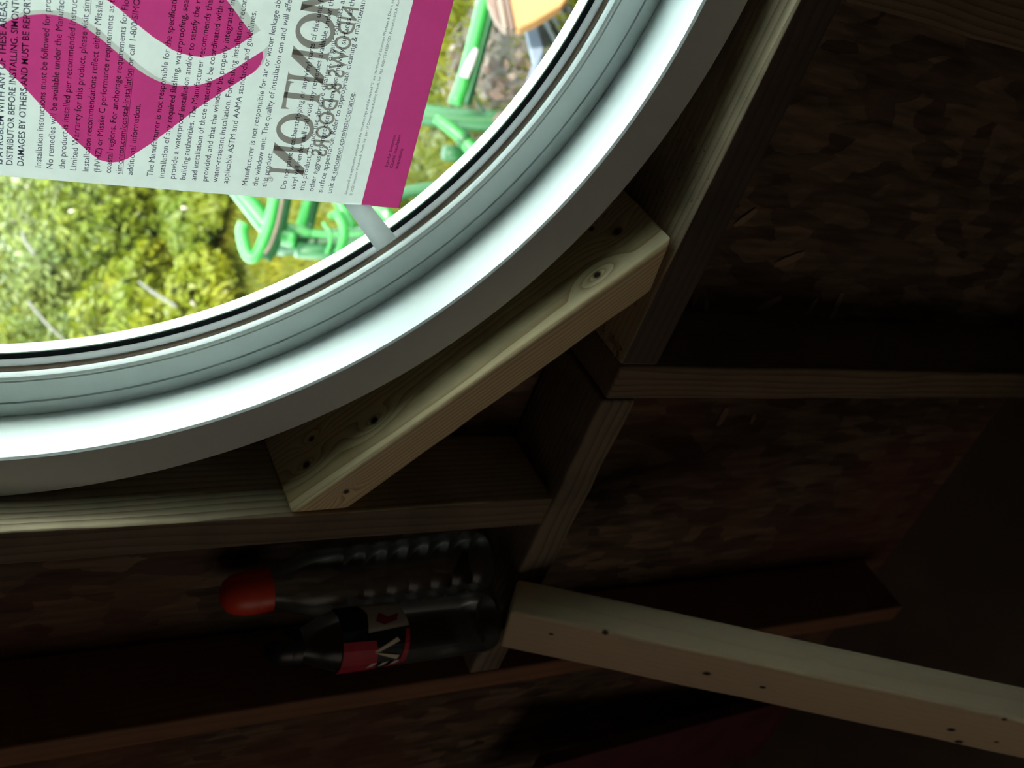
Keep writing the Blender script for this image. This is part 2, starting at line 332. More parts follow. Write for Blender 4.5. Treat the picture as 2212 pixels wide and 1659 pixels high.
lathe('glazing_bead', pr((.8509,.1256),(.8500,.1252),(.8485,.1262),(.8455,.1310),(.8430,.1335),(.8509,.1335)), M_beadv, win)
lathe('gasket', pr((.8509,.1337),(.8432,.1337),(.8408,.1362),(.8388,.1388),(.8380,.1402),(.8509,.1402)), M_seal, win)
lathe('spacer', pr((.8379,.1430),(.8379,.1540),(.853,.1540),(.853,.1430)), M_spacer, win)
lathe('outer_bead', pr((.8378,.1542),(.8376,.162),(.8384,.1655),(.8510,.1770),(.866,.1770),(.866,.1542)), M_spacer2, win)
lathe('pane', pr((0.0,.1405),(.8480,.1405),(.8480,.1427),(0.0,.1427)), M_glass, win, smooth=False, seg=160, closed=False)
# ------------------------------------------------------------------ framing lumber
X, Y, Z = Vector((1,0,0)), Vector((0,1,0)), Vector((0,0,1))
D = 0.2*S
def vstud(label, h0, h1, v0, v1, mat, group=None, name='stud', bevel=0.003, face=None):
    o = lumber(name, mat, W(v0, h0, 0), W(v1, h0, 0), -X, (h1-h0)*S, Y, D, bevel=bevel, wav=0.0008, face=face)
    return tag(o, label, 'stud', group)
vstud('old greyish stud beside the round window, its lit edge crossing the lower left', 1.072, 1.147, -2.0, 1.082, M_sill, face=M_face2)
vstud('reddish brown stud crossing the dark bottom left behind the bottles', 1.635, 1.697, -2.0, 2.6, M_old3)
vstud('short brown stud running to the right edge under the sill, clear of the window', 0.732, 0.812, 1.090, 2.66, M_old2)
vstud('dim brown stud cut off by the upper right corner', -0.062, 0.022, 1.176, 2.66, M_old2)
def hplate(label, v0, v1, h0, h1, mat, face=None):
    o = lumber('sill_plate', mat, W(v0, h0, 0), W(v0, h1, 0), -Z, (v1-v0)*S, Y, D, bevel=0.003, wav=0.0008, face=face)
    return tag(o, label, 'beam')
hplate('old sill plate beside the round window with one brightly lit edge', 1.084, 1.172, -2.4, 0.729, M_sill, M_face)
hplate('lower sill plate the two plastic bottles stand on', 1.084, 1.164, 0.815, 1.632, M_old)
for k, (a_, b_, c_, d_) in enumerate(((-1.147, -1.072, -1.08, 1.082),)):
    o = lumber('trim_1', M_old, W(c_, b_, 0), W(d_, b_, 0), X, 0.075*S, Y, D); structure(o)
structure(lumber('trim_2', M_old, W(-1.084, -2.4, 0), W(-1.084, 1.07, 0), Z, 0.08*S, Y, D))
# corner block
A0, A1 = W(.526, 1.071, 0), W(1.066, .456, 0); B0, B1 = W(.633, 1.066, 0), W(1.080, .570, 0)
xd = (A1-A0).normalized(); wd = (B0-A0) - xd*(B0-A0).dot(xd); wid = 0.0375
def blk(px, py):
    """local position on the block's wide face for a point of the photograph"""
    d = ray(px, py); n = wd.normalized(); t = (A0-CAMLOC).dot(n)/d.dot(n); q = CAMLOC+d*t-A0
    return (q.dot(xd), 0.0, q.y)
def blf(px, py):
    q = on_wall(px, py)-A0; return (q.dot(xd), q.dot(wd.normalized()), 0.0)
knots = [(*blk(808, 908), .0045), (*blk(673, 948), .0032), (*blk(662, 1004), .0045), (*blf(748, 1062), .0032), (*blk(1290, 594), .0042), (*blk(1333, 500), .0052), (*blk(1278, 494), .003)]
M_block = wood('new_spruce', (0.82, 0.68, 0.41), (0.48, 0.30, 0.12), knots, rings=95, contrast=0.85, rough=0.5, bump=0.2, heart=(0.3, 0.05, -0.02))
c0 = (B0-A0).dot(xd); c1 = (B1-A1).dot(xd)
blkobj = lumber('corner_block', M_block, A0, A1, wd, wid, Y, D, bevel=0.0042, cuts=(c0, c1), wav=0.0004)
tag(blkobj, 'pale new wood block set diagonally under the round window frame', 'lumber')
# diagonal brace
M_brace = wood('new_pale_spruce', (0.60, 0.47, 0.31), (0.47, 0.34, 0.20), [(.06,.0,.006,.003),(.095,.038,.001,.004),(.045,.038,.03,.003),(.21,.038,.045,.005),(.27,.038,.05,.004),(.47,.038,.055,.005),(.49,.038,.08,.005),(.52,.038,.06,.003),(.31,.02,.002,.002),(.50,.038,.004,.003)], rings=34, contrast=0.35, rough=0.6, bump=0.12)
bd = (RIGHT + DOWN*0.2135).normalized(); bp_ = (DOWN - RIGHT*0.2135).normalized()
T0 = at(1118, 1249, 1.066); f1 = bp_*0.80 - FWD*0.60; f2 = bp_*0.60 + FWD*0.80
br = lumber('brace_board', M_brace, T0, T0 + bd*0.92, f1, 0.038, f2, 0.089, bevel=0.004, cuts=(-0.002, 0))
tag(br, 'pale new brace board running from the sill to the lower right corner', 'lumber')
mb0, mb1 = W(1.50, 2.125, 0.0), W(3.0-.35, 2.36, 0.0)
tag(lumber('painted_board', M_maroon, mb0, mb1, -X, 0.14, Y, 0.02), 'dark maroon board at the very bottom edge of the picture', 'board')
# loose strands of the sheathing
M_strand = wood('loose_strand', (0.26, 0.18, 0.11), (0.16, 0.10, 0.06), rings=60, contrast=0.4)
for (px, py, ln, wd_, ang) in ((1705,560,.036,.012,-62),(1610,470,.026,.010,-40),(1660,655,.030,.010,-58),(1500,648,.014,.005,10),(1525,660,.018,.006,30),(1800,672,.050,.010,8),(1745,668,.030,.009,-20),(1560,900,.028,.010,5),(1625,905,.016,.006,15)):
    c = on_wall(px, py, 0.2035); a = math.radians(ang); u = (X*math.cos(a) + Z*math.sin(a)); w_ = u.cross(Y)
    bm = bmesh.new(); n = 6; top = []
    for i in range(n+1):
        f = i/n; wv = wd_*(0.35+0.65*math.sin(math.pi*(0.1+0.8*f)))*random.uniform(.8, 1.1)/2; lift = -0.0012*math.sin(f*3)-0.0004
        top.append([bm.verts.new((f*ln-ln/2, s_*wv, lift+z_)) for s_, z_ in ((-1, 0), (1, 0), (1, .0011), (-1, .0011))])
    for p_, q_ in zip(top, top[1:]):
        for k in range(4): bm.faces.new((p_[k], p_[(k+1) % 4], q_[(k+1) % 4], q_[k]))
    bm.faces.new(top[0][::-1]); bm.faces.new(top[-1])
    o = obj('wood_strand', bm, M_strand, wall_front); mm = Matrix.Identity(4); w2 = Y.cross(u)
    for i in range(3): mm[i][0] = u[i]; mm[i][1] = w2[i]; mm[i][2] = Y[i]; mm[i][3] = c[i]
    o.matrix_world = mm
# sawdust clinging inside the corner by the block
bmd = bmesh.new()
for _ in range(170):
    r_ = random.random(); q = W(1.0835, random.uniform(.30, .62), 0.2*random.random()**.8) if r_ < .7 else W(1.0835, random.uniform(.70,.73), random.uniform(0, .1))
    q.z += .0004; s_ = random.uniform(.0003, .0009); bmesh.ops.create_cube(bmd, size=s_, matrix=Matrix.Translation(q) @ Matrix.Rotation(random.random()*3, 4, 'Z') @ Matrix.Scale(random.uniform(1, 4), 4, X))
tag(obj('sawdust', bmd, M_strand), 'fine pale sawdust caught on the sill plate beside the new block', 'sawdust', kind='stuff')
# ------------------------------------------------------------------ sticker on the glass
SA = 0.1388
stick = thing('window_sticker', 'white instruction sheet with magenta logo and band taped to the glass', 'sticker', on_win(430, 415, SA))
M_paper = paper('white_film', (0.81, 0.83, 0.82), 0.37)
M_pink = ink('magenta_print', (0.50, 0.042, 0.19))
M_grey = ink('grey_shadow_print', (0.74, 0.73, 0.70))
M_ink = ink('black_ink', (0.06, 0.06, 0.10))
M_bigink = ink('grey_brown_ink', (0.30, 0.255, 0.24))
def child(o, parent):           # parent while keeping the world position
    o.parent = parent; o.matrix_parent_inverse = Matrix.Translation(-parent.location); return o
def sheet(name, pts, off, mat, parent=stick, thick=0.0, a=SA, world_pts=False):
    P = pts if world_pts else [on_win(x, y, a) for x, y in pts]
    bm = bmesh.new(); vs = [bm.verts.new(p - Y*off) for p in P]
    if len(vs) > 4:
        for t3 in tessellate_polygon([[Vector((p.x, p.z, 0)) for p in P]]): bm.faces.new([vs[q] for q in t3])
    else: bm.faces.new(vs)
    if thick:
        g = bmesh.ops.extrude_face_region(bm, geom=bm.faces[:]); bmesh.ops.translate(bm, verts=[e for e in g['geom'] if isinstance(e, bmesh.types.BMVert)], vec=Y*thick)
    o = obj(name, bm, mat); 
    if parent: child(o, parent)
    return o
b0, b1, tr_ = on_win(0, 380, SA), on_win(862, 450, SA), on_win(980, 0, SA)
bdir = (b1-b0).normalized(); rdir = (tr_-b1).normalized()
bl = b1 - bdir*0.50
sheet('film', [bl, b1, b1 + rdir*0.36, bl + rdir*0.36], 0, M_paper, thick=0.0002, world_pts=True)
m0, m1 = on_win(780, 443, SA), on_win(893, 0, SA); mdir = (m1-m0).normalized()
sheet('magenta_band', [m0 + mdir*0, b1, b1 + rdir*0.359, m0 + mdir*0.362], 0.0002, M_pink, world_pts=True)
lower = [(-40,102),(0,138),(40,175),(100,240),(160,300),(200,335),(215,345),(237,351),(258,349),(275,343),(330,307),(400,254),(425,234.3),(449.7,218.4),(475.7,201),(504.6,183),(530.7,166.3),(545,158),(555,149),(562.5,138.8),(568.3,123),(566.8,110),(537.9,128),(504.6,149.7),(480,163.4),(452.6,176.5),(429.4,183.7),(403.4,186.6),(381.7,185),(354.4,179.7),(335,172),(316,162),(298,150),(278.5,135.4),(248,109),(215,81),(182,57),(152,41.8),(121.5,32.4),(93.7,29.9),(63,32.4),(40,37),(25,41.8),(0,54.4),(-40,80)]
upper = [(150,-60),(231.6,0),(253,15),(291,48),(329,78.5),(354.4,95),(371.6,107),(389,114.3),(410.6,120),(432.3,122.6),(454,120.8),(475.7,115.7),(497.4,106.3),(517.6,95.5),(536.5,83),(546.6,75.2),(539.3,66.5),(523.4,44.8),(501.7,16),(490,0),(440,-60)]
grey1 = [(-40,70),(0,50.6),(25,35.4),(50.6,25),(76,21.5),(101,20.8),(126.6,22.8),(152,27.8),(182,41.8),(215,63.3),(248,93.7),(278.5,119),(303.8,141.8),(336,164.6),(366,177),(390,183),(412,184),(440,179),(429.4,183.7),(403.4,186.6),(381.7,185),(354.4,179.7),(335,172),(316,162),(298,150),(278.5,135.4),(248,109),(215,81),(182,57),(152,41.8),(121.5,32.4),(93.7,29.9),(63,32.4),(40,37),(25,41.8),(0,54.4),(-40,76)]
grey2 = [(440,-60),(490,0),(501.7,16),(523.4,44.8),(539.3,66.5),(546.6,75.2),(562.5,65),(540,35),(513,0),(468,-60)]
grey3 = [(566.8,110),(579,99),(577,118),(568,137),(556,149),(562.5,138.8),(568.3,123)]
sheet('logo_shape', lower, 0.0002, M_pink); sheet('logo_shape', upper, 0.0002, M_pink)
for g_ in (grey1, grey2, grey3): sheet('logo_shadow', g_, 0.00025, M_grey)
# lettering
def text_mesh(body, mirror=False, bold=0.0, underline=None):
    cu = bpy.data.curves.new('t', 'FONT'); cu.body = body; cu.size = 1; cu.resolution_u = 3; cu.offset = bold
    o = bpy.data.objects.new('t', cu); COL.objects.link(o); bpy.context.view_layer.update()
    dg = bpy.context.evaluated_depsgraph_get(); me = bpy.data.meshes.new_from_object(o.evaluated_get(dg)); COL.objects.unlink(o); bpy.data.objects.remove(o)
    return me
def extent(body, bold=0.0):
    me = text_mesh(body, bold=bold); xs = [v.co.x for v in me.vertices]; r = (min(xs), max(xs)); bpy.data.meshes.remove(me); return r
def text_line(visible, extra, p0, p1, off=0.0005, bold=0.0, mat=None, mirror=False, capk=None, name='text_line', ul=None, yscale=1.0, track=0):
    body = visible + extra; me = text_mesh(body, bold=bold); x0, x1 = extent(visible, bold)
    P0, P1 = on_win(*p0, SA), on_win(*p1, SA); u = (P1-P0); ln = u.length; u.normalize(); n = -Y; up = n.cross(u).normalized()
    sx_ = ln/(x1-x0); sy_ = sx_*yscale
    for v in me.vertices:
        xx = (v.co.x-x0)*sx_
        if mirror: xx = ln-xx
        q = P0 + u*xx + up*(v.co.y*sy_) - Y*off; v.co = q
    if ul:
        a_, b_ = ul; xa = extent(body[:a_])[1] if a_ else 0; xb = extent(body[:b_])[1]
        bm = bmesh.new(); bm.from_mesh(me); vs = [bm.verts.new(P0 + u*((xx-x0)*sx_) + up*(yy*sy_) - Y*off) for xx, yy in ((xa+.05, -.10), (xb, -.10), (xb, -.145), (xa+.05, -.145))]; bm.faces.new(vs); bm.to_mesh(me); bm.free()
    me.materials.append(mat or M_ink); o = bpy.data.objects.new(name, me); COL.objects.link(o); return child(o, stick)
HB = 0.012
text_line('IS A PROBLEM WITH ANY OF THESE AREAS,', '', (5, 354), (15.5, 1), bold=HB)
text_line('DISTRIBUTOR BEFORE INSTALLING. SIMONT', 'ON', (26.6, 356), (41, 2), bold=HB)
text_line('DAMAGES BY OTHERS AND MUST BE REPOR', 'TED', (50.6, 357.5), (66, 4), bold=HB)
BL = [('Installation instructions must be followed for pro', 'per', (88.6,361), (110.5,-2), None),
('No remedies will be available under the Manufac', "turer's", (113.4,364), (138.7,2.5), None),
('the product is installed per recommended instruc', 'tions', (139.7,365), (167,0), None),
('Limited Warranty for this product, please visit sim', 'onton.com', (164.5,367.6), (194,0), (48, 60)),
('installation recommendations reflect either Missile', '', (190.6,369.6), (222.3,2.5), None),
('(HVHZ) or Missile C performance requirements as t', 'he', (215,371.4), (248,0), None),
('coastal regions. For anchorage requirements for Flo', 'rida', (239,373.4), (278.5,0), None),
('simonton.com/coastal-installation or call 1-800-SIMO', 'NTON', (262,375.4), (302.5,-2), (0, 33)),
('additional information.', '', (286,377.7), (303.8,224.8), None),
('The Manufacturer is not responsible for the specificati', 'ons', (329,380.5), (382,0), None),
('installation of any required flashing, waterproofing, sea', 'ling', (354,383.5), (407.7,0), None),
('provide a waterproof installation and/or to satisfy the r', 'equired', (377,385.6), (433.8,0), None),
('building authorities. The Manufacturer recommends tha', 't', (400,387.3), (459.8,0), None),
('and installation of these materials be coordinated with t', 'he', (423,389.4), (483.7,.7), None),
('provided, and that the window be properly integrated in', '', (446.8,391), (508,0), None),
('water-resistant installation. For flashing installation reco', 'mmendations', (469,393), (532,7), None),
('applicable ASTM and AAMA standards and guidelines.', '', (491.6,395.5), (553.8,23.9), None),
('Manufacturer is not responsible for air or water leakage ab', 'out', (533.5,400), (606.4,.6), None),
('the window unit. The quality of installation can and will affe', 'ct', (555.5,401.6), (630.5,0), None),
('this product.', '', (575.5,403), (588.5,328.4), None),
('Do not paint weatherstripping or any vinyl parts of this unit f', 'or', (616.4,407.5), (699.2,0), None),
('vinyl will render null and void any remedies available under th', 'e', (636.8,408.8), (721.5,0), None),
('this product. Do not use abrasive cleaners, organic solvents, a', 'nd', (656,411), (744.4,1.2), None),
('other aggressive ingredients when cleaning vinyl surfaces as th', 'e', (676.3,412.8), (766.7,0), None),
('surface appearance. Refer to appropriate cleaning & maintenan', 'ce', (695.6,415), (789.6,1.2), None),
('unit at simonton.com/maintenance.', '', (716,416.7), (766.9,198.8), (8, 32))]
for vis, ex, p0, p1, ul in BL: text_line(vis, ex, p0, p1, ul=ul)
text_line('Simonton\u00ae is a registered trademark and the Simonton logo and the stylized "S" are trademarks of Simonton Windows & Doors, In', 'c.', (749, 419.6), (850.4, 1.4), name='fine_print')
text_line('\u00a9 2023 Simonton Windows & Doors, Inc., part of Cornerstone Building Brands, Inc. ALL RIGHTS RESERVED. Printed in U.S.A. Rev', '.', (760, 421.6), (863.4, 0), name='fine_print')
text_line('Scan for Simonton', '', (836.7, 360.7), (854.9, 292.2)); text_line('Coastal Installation', '', (847.3, 362.2), (866, 290.6)); text_line('Instructions', '', (859, 363.5), (870.8, 320.7))
text_line('NDOWS & DOORS', '', (704, 338), (774.5, 18), off=0.0004, mat=M_bigink, mirror=True, name='reversed_lettering', yscale=1.28, bold=0.012)
text_line('\u00ae', '', (588, 394), (591, 382), off=0.0004, mat=M_bigink, mirror=True, name='reversed_lettering')
# the large serif letters, seen reversed through the sheet
G0, G1 = on_win(654, 381, SA), on_win(733.6, 12, SA); gu = (G1-G0).normalized(); gup = (-Y).cross(gu).normalized()
capH = (on_win(603, 400, SA)*0 + (on_win(615, 184, SA) - on_win(689, 210, SA))).dot(gup)
def bez(p, q, r_, n=5): return [((1-t)**2*p[0]+2*(1-t)*t*q[0]+t*t*r_[0], (1-t)**2*p[1]+2*(1-t)*t*q[1]+t*t*r_[1]) for t in [i/n for i in range(n+1)]]
def stem(x0, x1, sl, sr, top=True, bot=True, h=1.0):
    P = []
    P += (bez((x0-sl, 0), (x0, .015), (x0, .16)) if bot else [(x0, 0)])
    P += (bez((x0, h-.16), (x0, h-.015), (x0-sl, h)) if top else [(x0, h)])
    P += (bez((x1+sr, h), (x1, h-.015), (x1, h-.16)) if top else [(x1, h)])
    P += (bez((x1, .16), (x1, .015), (x1+sr, 0)) if bot else [(x1, 0)])
    return P
LET = {'N': [stem(.10,.24,.08,.08,top=False), [(.0,1),(.30,1),(.96,.0),(.72,.0),(.10,.86)], stem(.78,.90,.10,.10,bot=False)],
       'T': [stem(.40,.60,.12,.12,top=False), [(0,1),(.02,.80),(.05,.80),(.08,.88),(.40,.90),(.60,.90),(.92,.88),(.95,.80),(.98,.80),(1,1)]],
       'M': [stem(.02,.14,.05,.05,top=False), [(.0,1),(.2,1),(.56,.0),(.44,.0),(.08,.86)], [(1,1),(.8,1),(.44,0),(.56,0),(.92,.86)], stem(.84,.98,.05,.05,top=False)]}
def letter(ch, ya, yb):
    # spans of the reversed letters along the baseline, from picture heights ya (its right side) to yb
    def along(y):
        t = (381-y)/(381-12); p = on_win(654+(733.6-654)*t, y, SA); return (p-G0).dot(gu)
    a_, b_ = along(ya), along(yb); bm = bmesh.new()
    def P(gx, gy): return G0 + gu*(b_-(b_-a_)*gx) + gup*gy*capH - Y*0.0003
    if ch == 'O':
        n = 40; o_ = [bm.verts.new(P(.5+.5*math.cos(2*math.pi*k/n), .5+.53*math.sin(2*math.pi*k/n))) for k in range(n)]; i_ = [bm.verts.new(P(.5+.29*math.cos(2*math.pi*k/n), .5+.41*math.sin(2*math.pi*k/n))) for k in range(n)]
        for k in range(n): bm.faces.new((o_[k], o_[(k+1) % n], i_[(k+1) % n], i_[k]))
    else:
        for j, poly in enumerate(LET[ch]):
            vs = [bm.verts.new(P(gx, gy) - Y*0.00001*j) for gx, gy in poly]
            for t3 in tessellate_polygon([[Vector((gx, gy, 0)) for gx, gy in poly]]): bm.faces.new([vs[q] for q in t3])
    child(obj('large_letter', bm, M_bigink), stick)
for ch, ya, yb in (('N', 383, 314), ('O', 315, 249), ('T', 243, 183), ('N', 187, 109), ('O', 110.5, 35), ('M', 36, -62)): letter(ch, ya, yb)
# tape
tp = [on_win(742, 441, .1372), on_win(800, 443, .1372), on_win(856, 513, .1130), on_win(815, 543, .1122)]
M_tape = paper('clear_tape', (0.72, 0.75, 0.75), 0.36)
bm = bmesh.new(); n = 8; L_ = [tp[0].lerp(tp[3], i/n) for i in range(n+1)]; R_ = [tp[1].lerp(tp[2], i/n) for i in range(n+1)]
prev = None
for i in range(n+1):
    sag = Y*0.001*math.sin(math.pi*i/n); ring = [bm.verts.new(L_[i]+sag), bm.verts.new(R_[i]+sag), bm.verts.new(R_[i]+sag+Y*.0002), bm.verts.new(L_[i]+sag+Y*.0002)]
    if prev:
        for k in range(4): bm.faces.new((prev[k], prev[(k+1) % 4], ring[(k+1) % 4], ring[k]))
    prev = ring
tag(obj('adhesive_tape', bm, M_tape, smooth=True), 'greyish white strip of tape holding the sheet to the window sash', 'tape')
# ------------------------------------------------------------------ bottles
M_pet = thin_clear('clear_plastic', (0.80, 0.85, 0.86), 0.9, 0.28)
M_capr = plain('orange_red_cap', (0.75, 0.06, 0.025), rough=0.4, vary=0.05); M_capb = plain('black_cap', (0.01, 0.01, 0.014), rough=0.4)
M_lred = plain('crimson_label', (0.45, 0.02, 0.05), rough=0.45, vary=0.15, scale=60); M_lwh = plain('white_label', (0.75, 0.72, 0.66), rough=0.5); M_ldk = plain('dark_label', (0.01, 0.02, 0.035), rough=0.4); M_lcr = plain('cream_lettering', (0.75, 0.68, 0.5), rough=0.5)
def bottle(label, h, a, R, H, capr, caph, capmat, ribs):
    base = W(1.084, h, a); t = thing('plastic_bottle', label, 'bottle', base)
    nk = H-caph; sh = nk-0.055
    prof = [(0, .0015), (R*.55, .0005), (R*.9, 0), (R, .008)]
    z = .02
    while z < sh-.02:
        if ribs: prof += [(R, z), (R-.0022, z+.004), (R-.0022, z+.006), (R, z+.010)]; z += .024
        else: prof += [(R, z)]; z += .02
    prof += [(R, sh), (R*.93, sh+.018), (R*.72, sh+.036), (capr*.86, sh+.050), (capr*.84, nk)]
    lathe('body', prof, M_pet, t, seg=48, axis='Z', closed=False)
    cp = [(0, nk+caph), (capr*.35, nk+caph-.0008), (capr*.68, nk+caph-.005), (capr*.88, nk+caph-.012), (capr*.98, nk+caph-.022), (capr, nk+caph*.3), (capr, nk+.001), (capr*1.04, nk-.001), (capr*.6, nk-.001)]
    lathe('cap', cp, capmat, t, seg=48, axis='Z', closed=False)
    return t, base
bot1, _ = bottle('clear ribbed plastic bottle with a bright orange red cap', 1.385, .125, .033, .278, .0212, .046, M_capr, True)
bot2, bb2 = bottle('clear plastic bottle with black cap and crimson label', 1.47, .02, .0310, .243, .0180, .030, M_capb, False)
bot1.rotation_euler = (0, math.radians(-3.6), 0); bot1.location += Vector((0, 0, .002))
fc = Vector((CAMLOC.x-bb2.x, CAMLOC.y-bb2.y, 0)).normalized(); tg_ = Vector((DOWN.x, DOWN.y, 0)).normalized(); tg_ = (tg_-fc*tg_.dot(fc)).normalized()
def patch(name, pts, off, mat, parent=None):
    """label art: (height, angle) outline wrapped on the bottle"""
    bm = bmesh.new(); f = bm.faces.new([bm.verts.new((p[0], p[1], 0)) for p in pts]); bmesh.ops.triangulate(bm, faces=[f])
    bmesh.ops.subdivide_edges(bm, edges=bm.edges[:], cuts=4, use_grid_fill=True)
    for v in bm.verts:
        zz, ph = v.co.x + LZ, v.co.y; q = (fc*math.cos(ph) + tg_*math.sin(ph))*(.0310+off); v.co = (q.x, q.y, zz)
    return obj(name, bm, mat, parent or bot2)
LZ = 0.035
lab_ = patch('label', [(.078,-1.35),(.142,-1.35),(.142,1.5),(.078,1.5)], .0003, M_ldk)
patch('label_print', [(.108,.15),(.142,.1),(.142,1.5),(.102,1.5)], .0006, M_lred, lab_)
patch('label_print', [(.076,-1.3),(.116,-1.25),(.112,-.75),(.116,-.1),(.072,-.2)], .0006, M_lwh, lab_)
patch('label_print', [(.100,-.75),(.092,-.55),(.080,-.65),(.084,-.40),(.098,-.30),(.106,-.45)], .0009, M_lred, lab_)
patch('label_print', [(.110,.50),(.086,.12),(.083,.24),(.104,.52)], .0006, M_lcr, lab_); patch('label_print', [(.110,.52),(.082,.74),(.084,.90),(.104,.62)], .0006, M_lcr, lab_)
for k in range(3): patch('label_print', [(.110-.012*k,.98),(.104-.012*k,.95),(.108-.012*k,1.15),(.114-.012*k,1.2)], .0006, M_lwh, lab_)
patch('label_print', [(.076,-.1),(.072,-.1),(.074,1.1),(.092,1.35),(.094,1.25),(.080,1.0)], .0006, M_lred, lab_)
# ------------------------------------------------------------------ outdoors
M_leafA = leafmat('yellow_green_leaf', (0.0567, 0.0750, 0.0045), (0.1043, 0.0980, 0.0046)); M_leafB = leafmat('mid_green_leaf', (0.0363, 0.0544, 0.0045), (0.0726, 0.0781, 0.0055)); M_leafC = leafmat('grey_green_leaf', (0.0453, 0.0636, 0.0149), (0.0772, 0.0862, 0.0163))
M_bark = plain('grey_bark', (0.2419, 0.2041, 0.1663), rough=0.8, vary=0.2, scale=30); M_twig = plain('pale_twig', (0.0296, 0.0254, 0.0180), rough=0.7, vary=0.15, scale=30)
def leaves(n, centre, rx, ry, rz, size, up=0.25):
    d = rng.normal(size=(n, 3)); d /= np.linalg.norm(d, axis=1)[:, None]; rr = rng.random(n)**0.35
    c = d*rr[:, None]*np.array([rx, ry, rz]); 
    c += 0.12*np.stack([np.sin(c[:, 1]*9+c[:, 2]*7), np.sin(c[:, 0]*8+c[:, 2]*6), np.sin(c[:, 0]*9-c[:, 1]*8)], 1)*min(rx, 1)
    c += np.array(centre); nrm = d + rng.normal(size=(n, 3))*0.7 + np.array([0, 0, up]); nrm /= np.linalg.norm(nrm, axis=1)[:, None]
    t = np.cross(nrm, rng.normal(size=(n, 3))); t /= np.linalg.norm(t, axis=1)[:, None]; b = np.cross(nrm, t)
    s = size*(0.6+0.8*rng.random(n))[:, None]
    V = np.stack([c-t*s, c+b*s*0.5-nrm*s*.1, c+t*s, c-b*s*0.5-nrm*s*.1], 1).reshape(-1, 3)
    return V, np.arange(4*n).reshape(-1, 4)
def bush(x, y, r, h, mat, n, label, size=0.035, name='shrub', group='shrubs beyond the lawn', cat='shrub'):
    t = thing(name, label, cat, (x, y, GROUND), group)
    V, F = leaves(n, (0, 0, h*0.52), r, r*0.9, h*0.5, size); V[:, 2] = np.maximum(V[:, 2], 0.01)
    f = npobj('foliage', V, F, mat, t); f['kind'] = 'stuff'
    for k in range(4):
        a = k*1.57+x; tube('stem', [(0.03*math.cos(a), 0.03*math.sin(a), 0), (r*.25*math.cos(a), r*.25*math.sin(a), h*.4), (r*.55*math.cos(a+.4), r*.55*math.sin(a+.4), h*.85)], .02, M_bark, t, seg=6, radii=[.03, .02, .008])
    return t
SHRUBS = []
M3 = [M_leafA, M_leafB, M_leafC]; LAB = ['yellow green leafy shrub beyond the lawn outside', 'mid green leafy shrub beyond the lawn outside', 'grey green loose shrub beyond the lawn outside']
for i, (x, y, r, h, k) in enumerate([(-4.7,5.9,.75,.75,0),(-5.6,6.3,.9,1.0,1),(-6.7,6.7,1.0,1.2,0),(-3.9,7.0,.8,.95,1),(-4.9,7.5,.95,1.25,2),(-5.9,7.9,1.0,1.45,0),(-7.3,8.3,1.2,1.7,1),(-2.9,8.0,.8,1.0,0),(-4.0,8.7,1.0,1.5,1),(-5.0,9.4,1.1,1.8,2),(-6.4,9.8,1.2,2.0,0),(-8.3,9.5,1.3,2.2,2),(-3.9,5.0,.5,.40,0),(-3.35,5.7,.45,.40,1),(-2.9,6.5,.5,.45,0),(-2.7,9.9,1.1,1.7,2),(-3.6,11,1.3,2.2,1)]):
    SHRUBS.append(bush(x, y, r, h, M3[k], 9000, LAB[k] if r > .55 else 'small low weed clump in the grass left of the green frame', group='low weed clumps in the grass' if r <= .55 else '%s shrubs beyond the lawn' % ['yellow green', 'mid green', 'grey green'][k]))
for i, (x, y) in enumerate([(-9.5,13),(-7,13.6),(-4.4,13.2),(-1.6,13.5),(1.2,13)]):
    bush(x, y, 1.7, 2.3, M_leafB if i % 2 else M_leafA, 8000, 'broad green tree crown behind the shrubs outside', size=.06, name='tree', group='trees behind the shrubs', cat='tree')
# branches showing in the shrubs
for (px0, py0, px1, py1, t_, r_) in ((48,500,74,548,5.3,.010),(300,608,382,662,5.0,.009),(150,745,60,650,5.6,.010)):
    p, q = at(px0, py0, t_), at(px1, py1, t_-.05); sh_ = min(SHRUBS, key=lambda o_: (Vector((o_.location.x, o_.location.y, 0)) - Vector((p.x, p.y, 0))).length)
    o = tube('bare_branch', [p, p.lerp(q, .5)+Vector((0, 0, .01)), q], r_, M_twig, seg=8, radii=[r_*.6, r_, r_*.9]); child(o, sh_)
# lawn
gx0, gx1, gy0, gy1 = -5.6, 1.0, 1.2, 7.5; n = 90000
gc = np.stack([rng.uniform(gx0, gx1, n), rng.uniform(gy0, gy1, n), np.full(n, GROUND)], 1)
patchy = 0.5+0.5*np.sin(gc[:, 0]*5+np.sin(gc[:, 1]*4))*np.sin(gc[:, 1]*6+1.3*np.sin(gc[:, 0]*3)); hh = (0.03+0.07*rng.random(n))*(0.5+patchy)
an = rng.random(n)*2*math.pi; wx, wy = np.cos(an)*.010, np.sin(an)*.010; ln_ = rng.normal(size=(n, 2))*.04
V = np.stack([gc-np.stack([wx, wy, 0*wx], 1), gc+np.stack([wx, wy, 0*wx], 1), gc+np.stack([ln_[:, 0], ln_[:, 1], hh], 1)], 1).reshape(-1, 3)
M_grass = leafmat('lawn_grass', (0.0408, 0.0510, 0.0031), (0.0999, 0.0913, 0.0053), rough=0.6)
tag(npobj('lawn_grass', V, np.arange(3*n).reshape(-1, 3), M_grass), 'yellow green grass growing on the lawn outside', 'grass', kind='stuff')
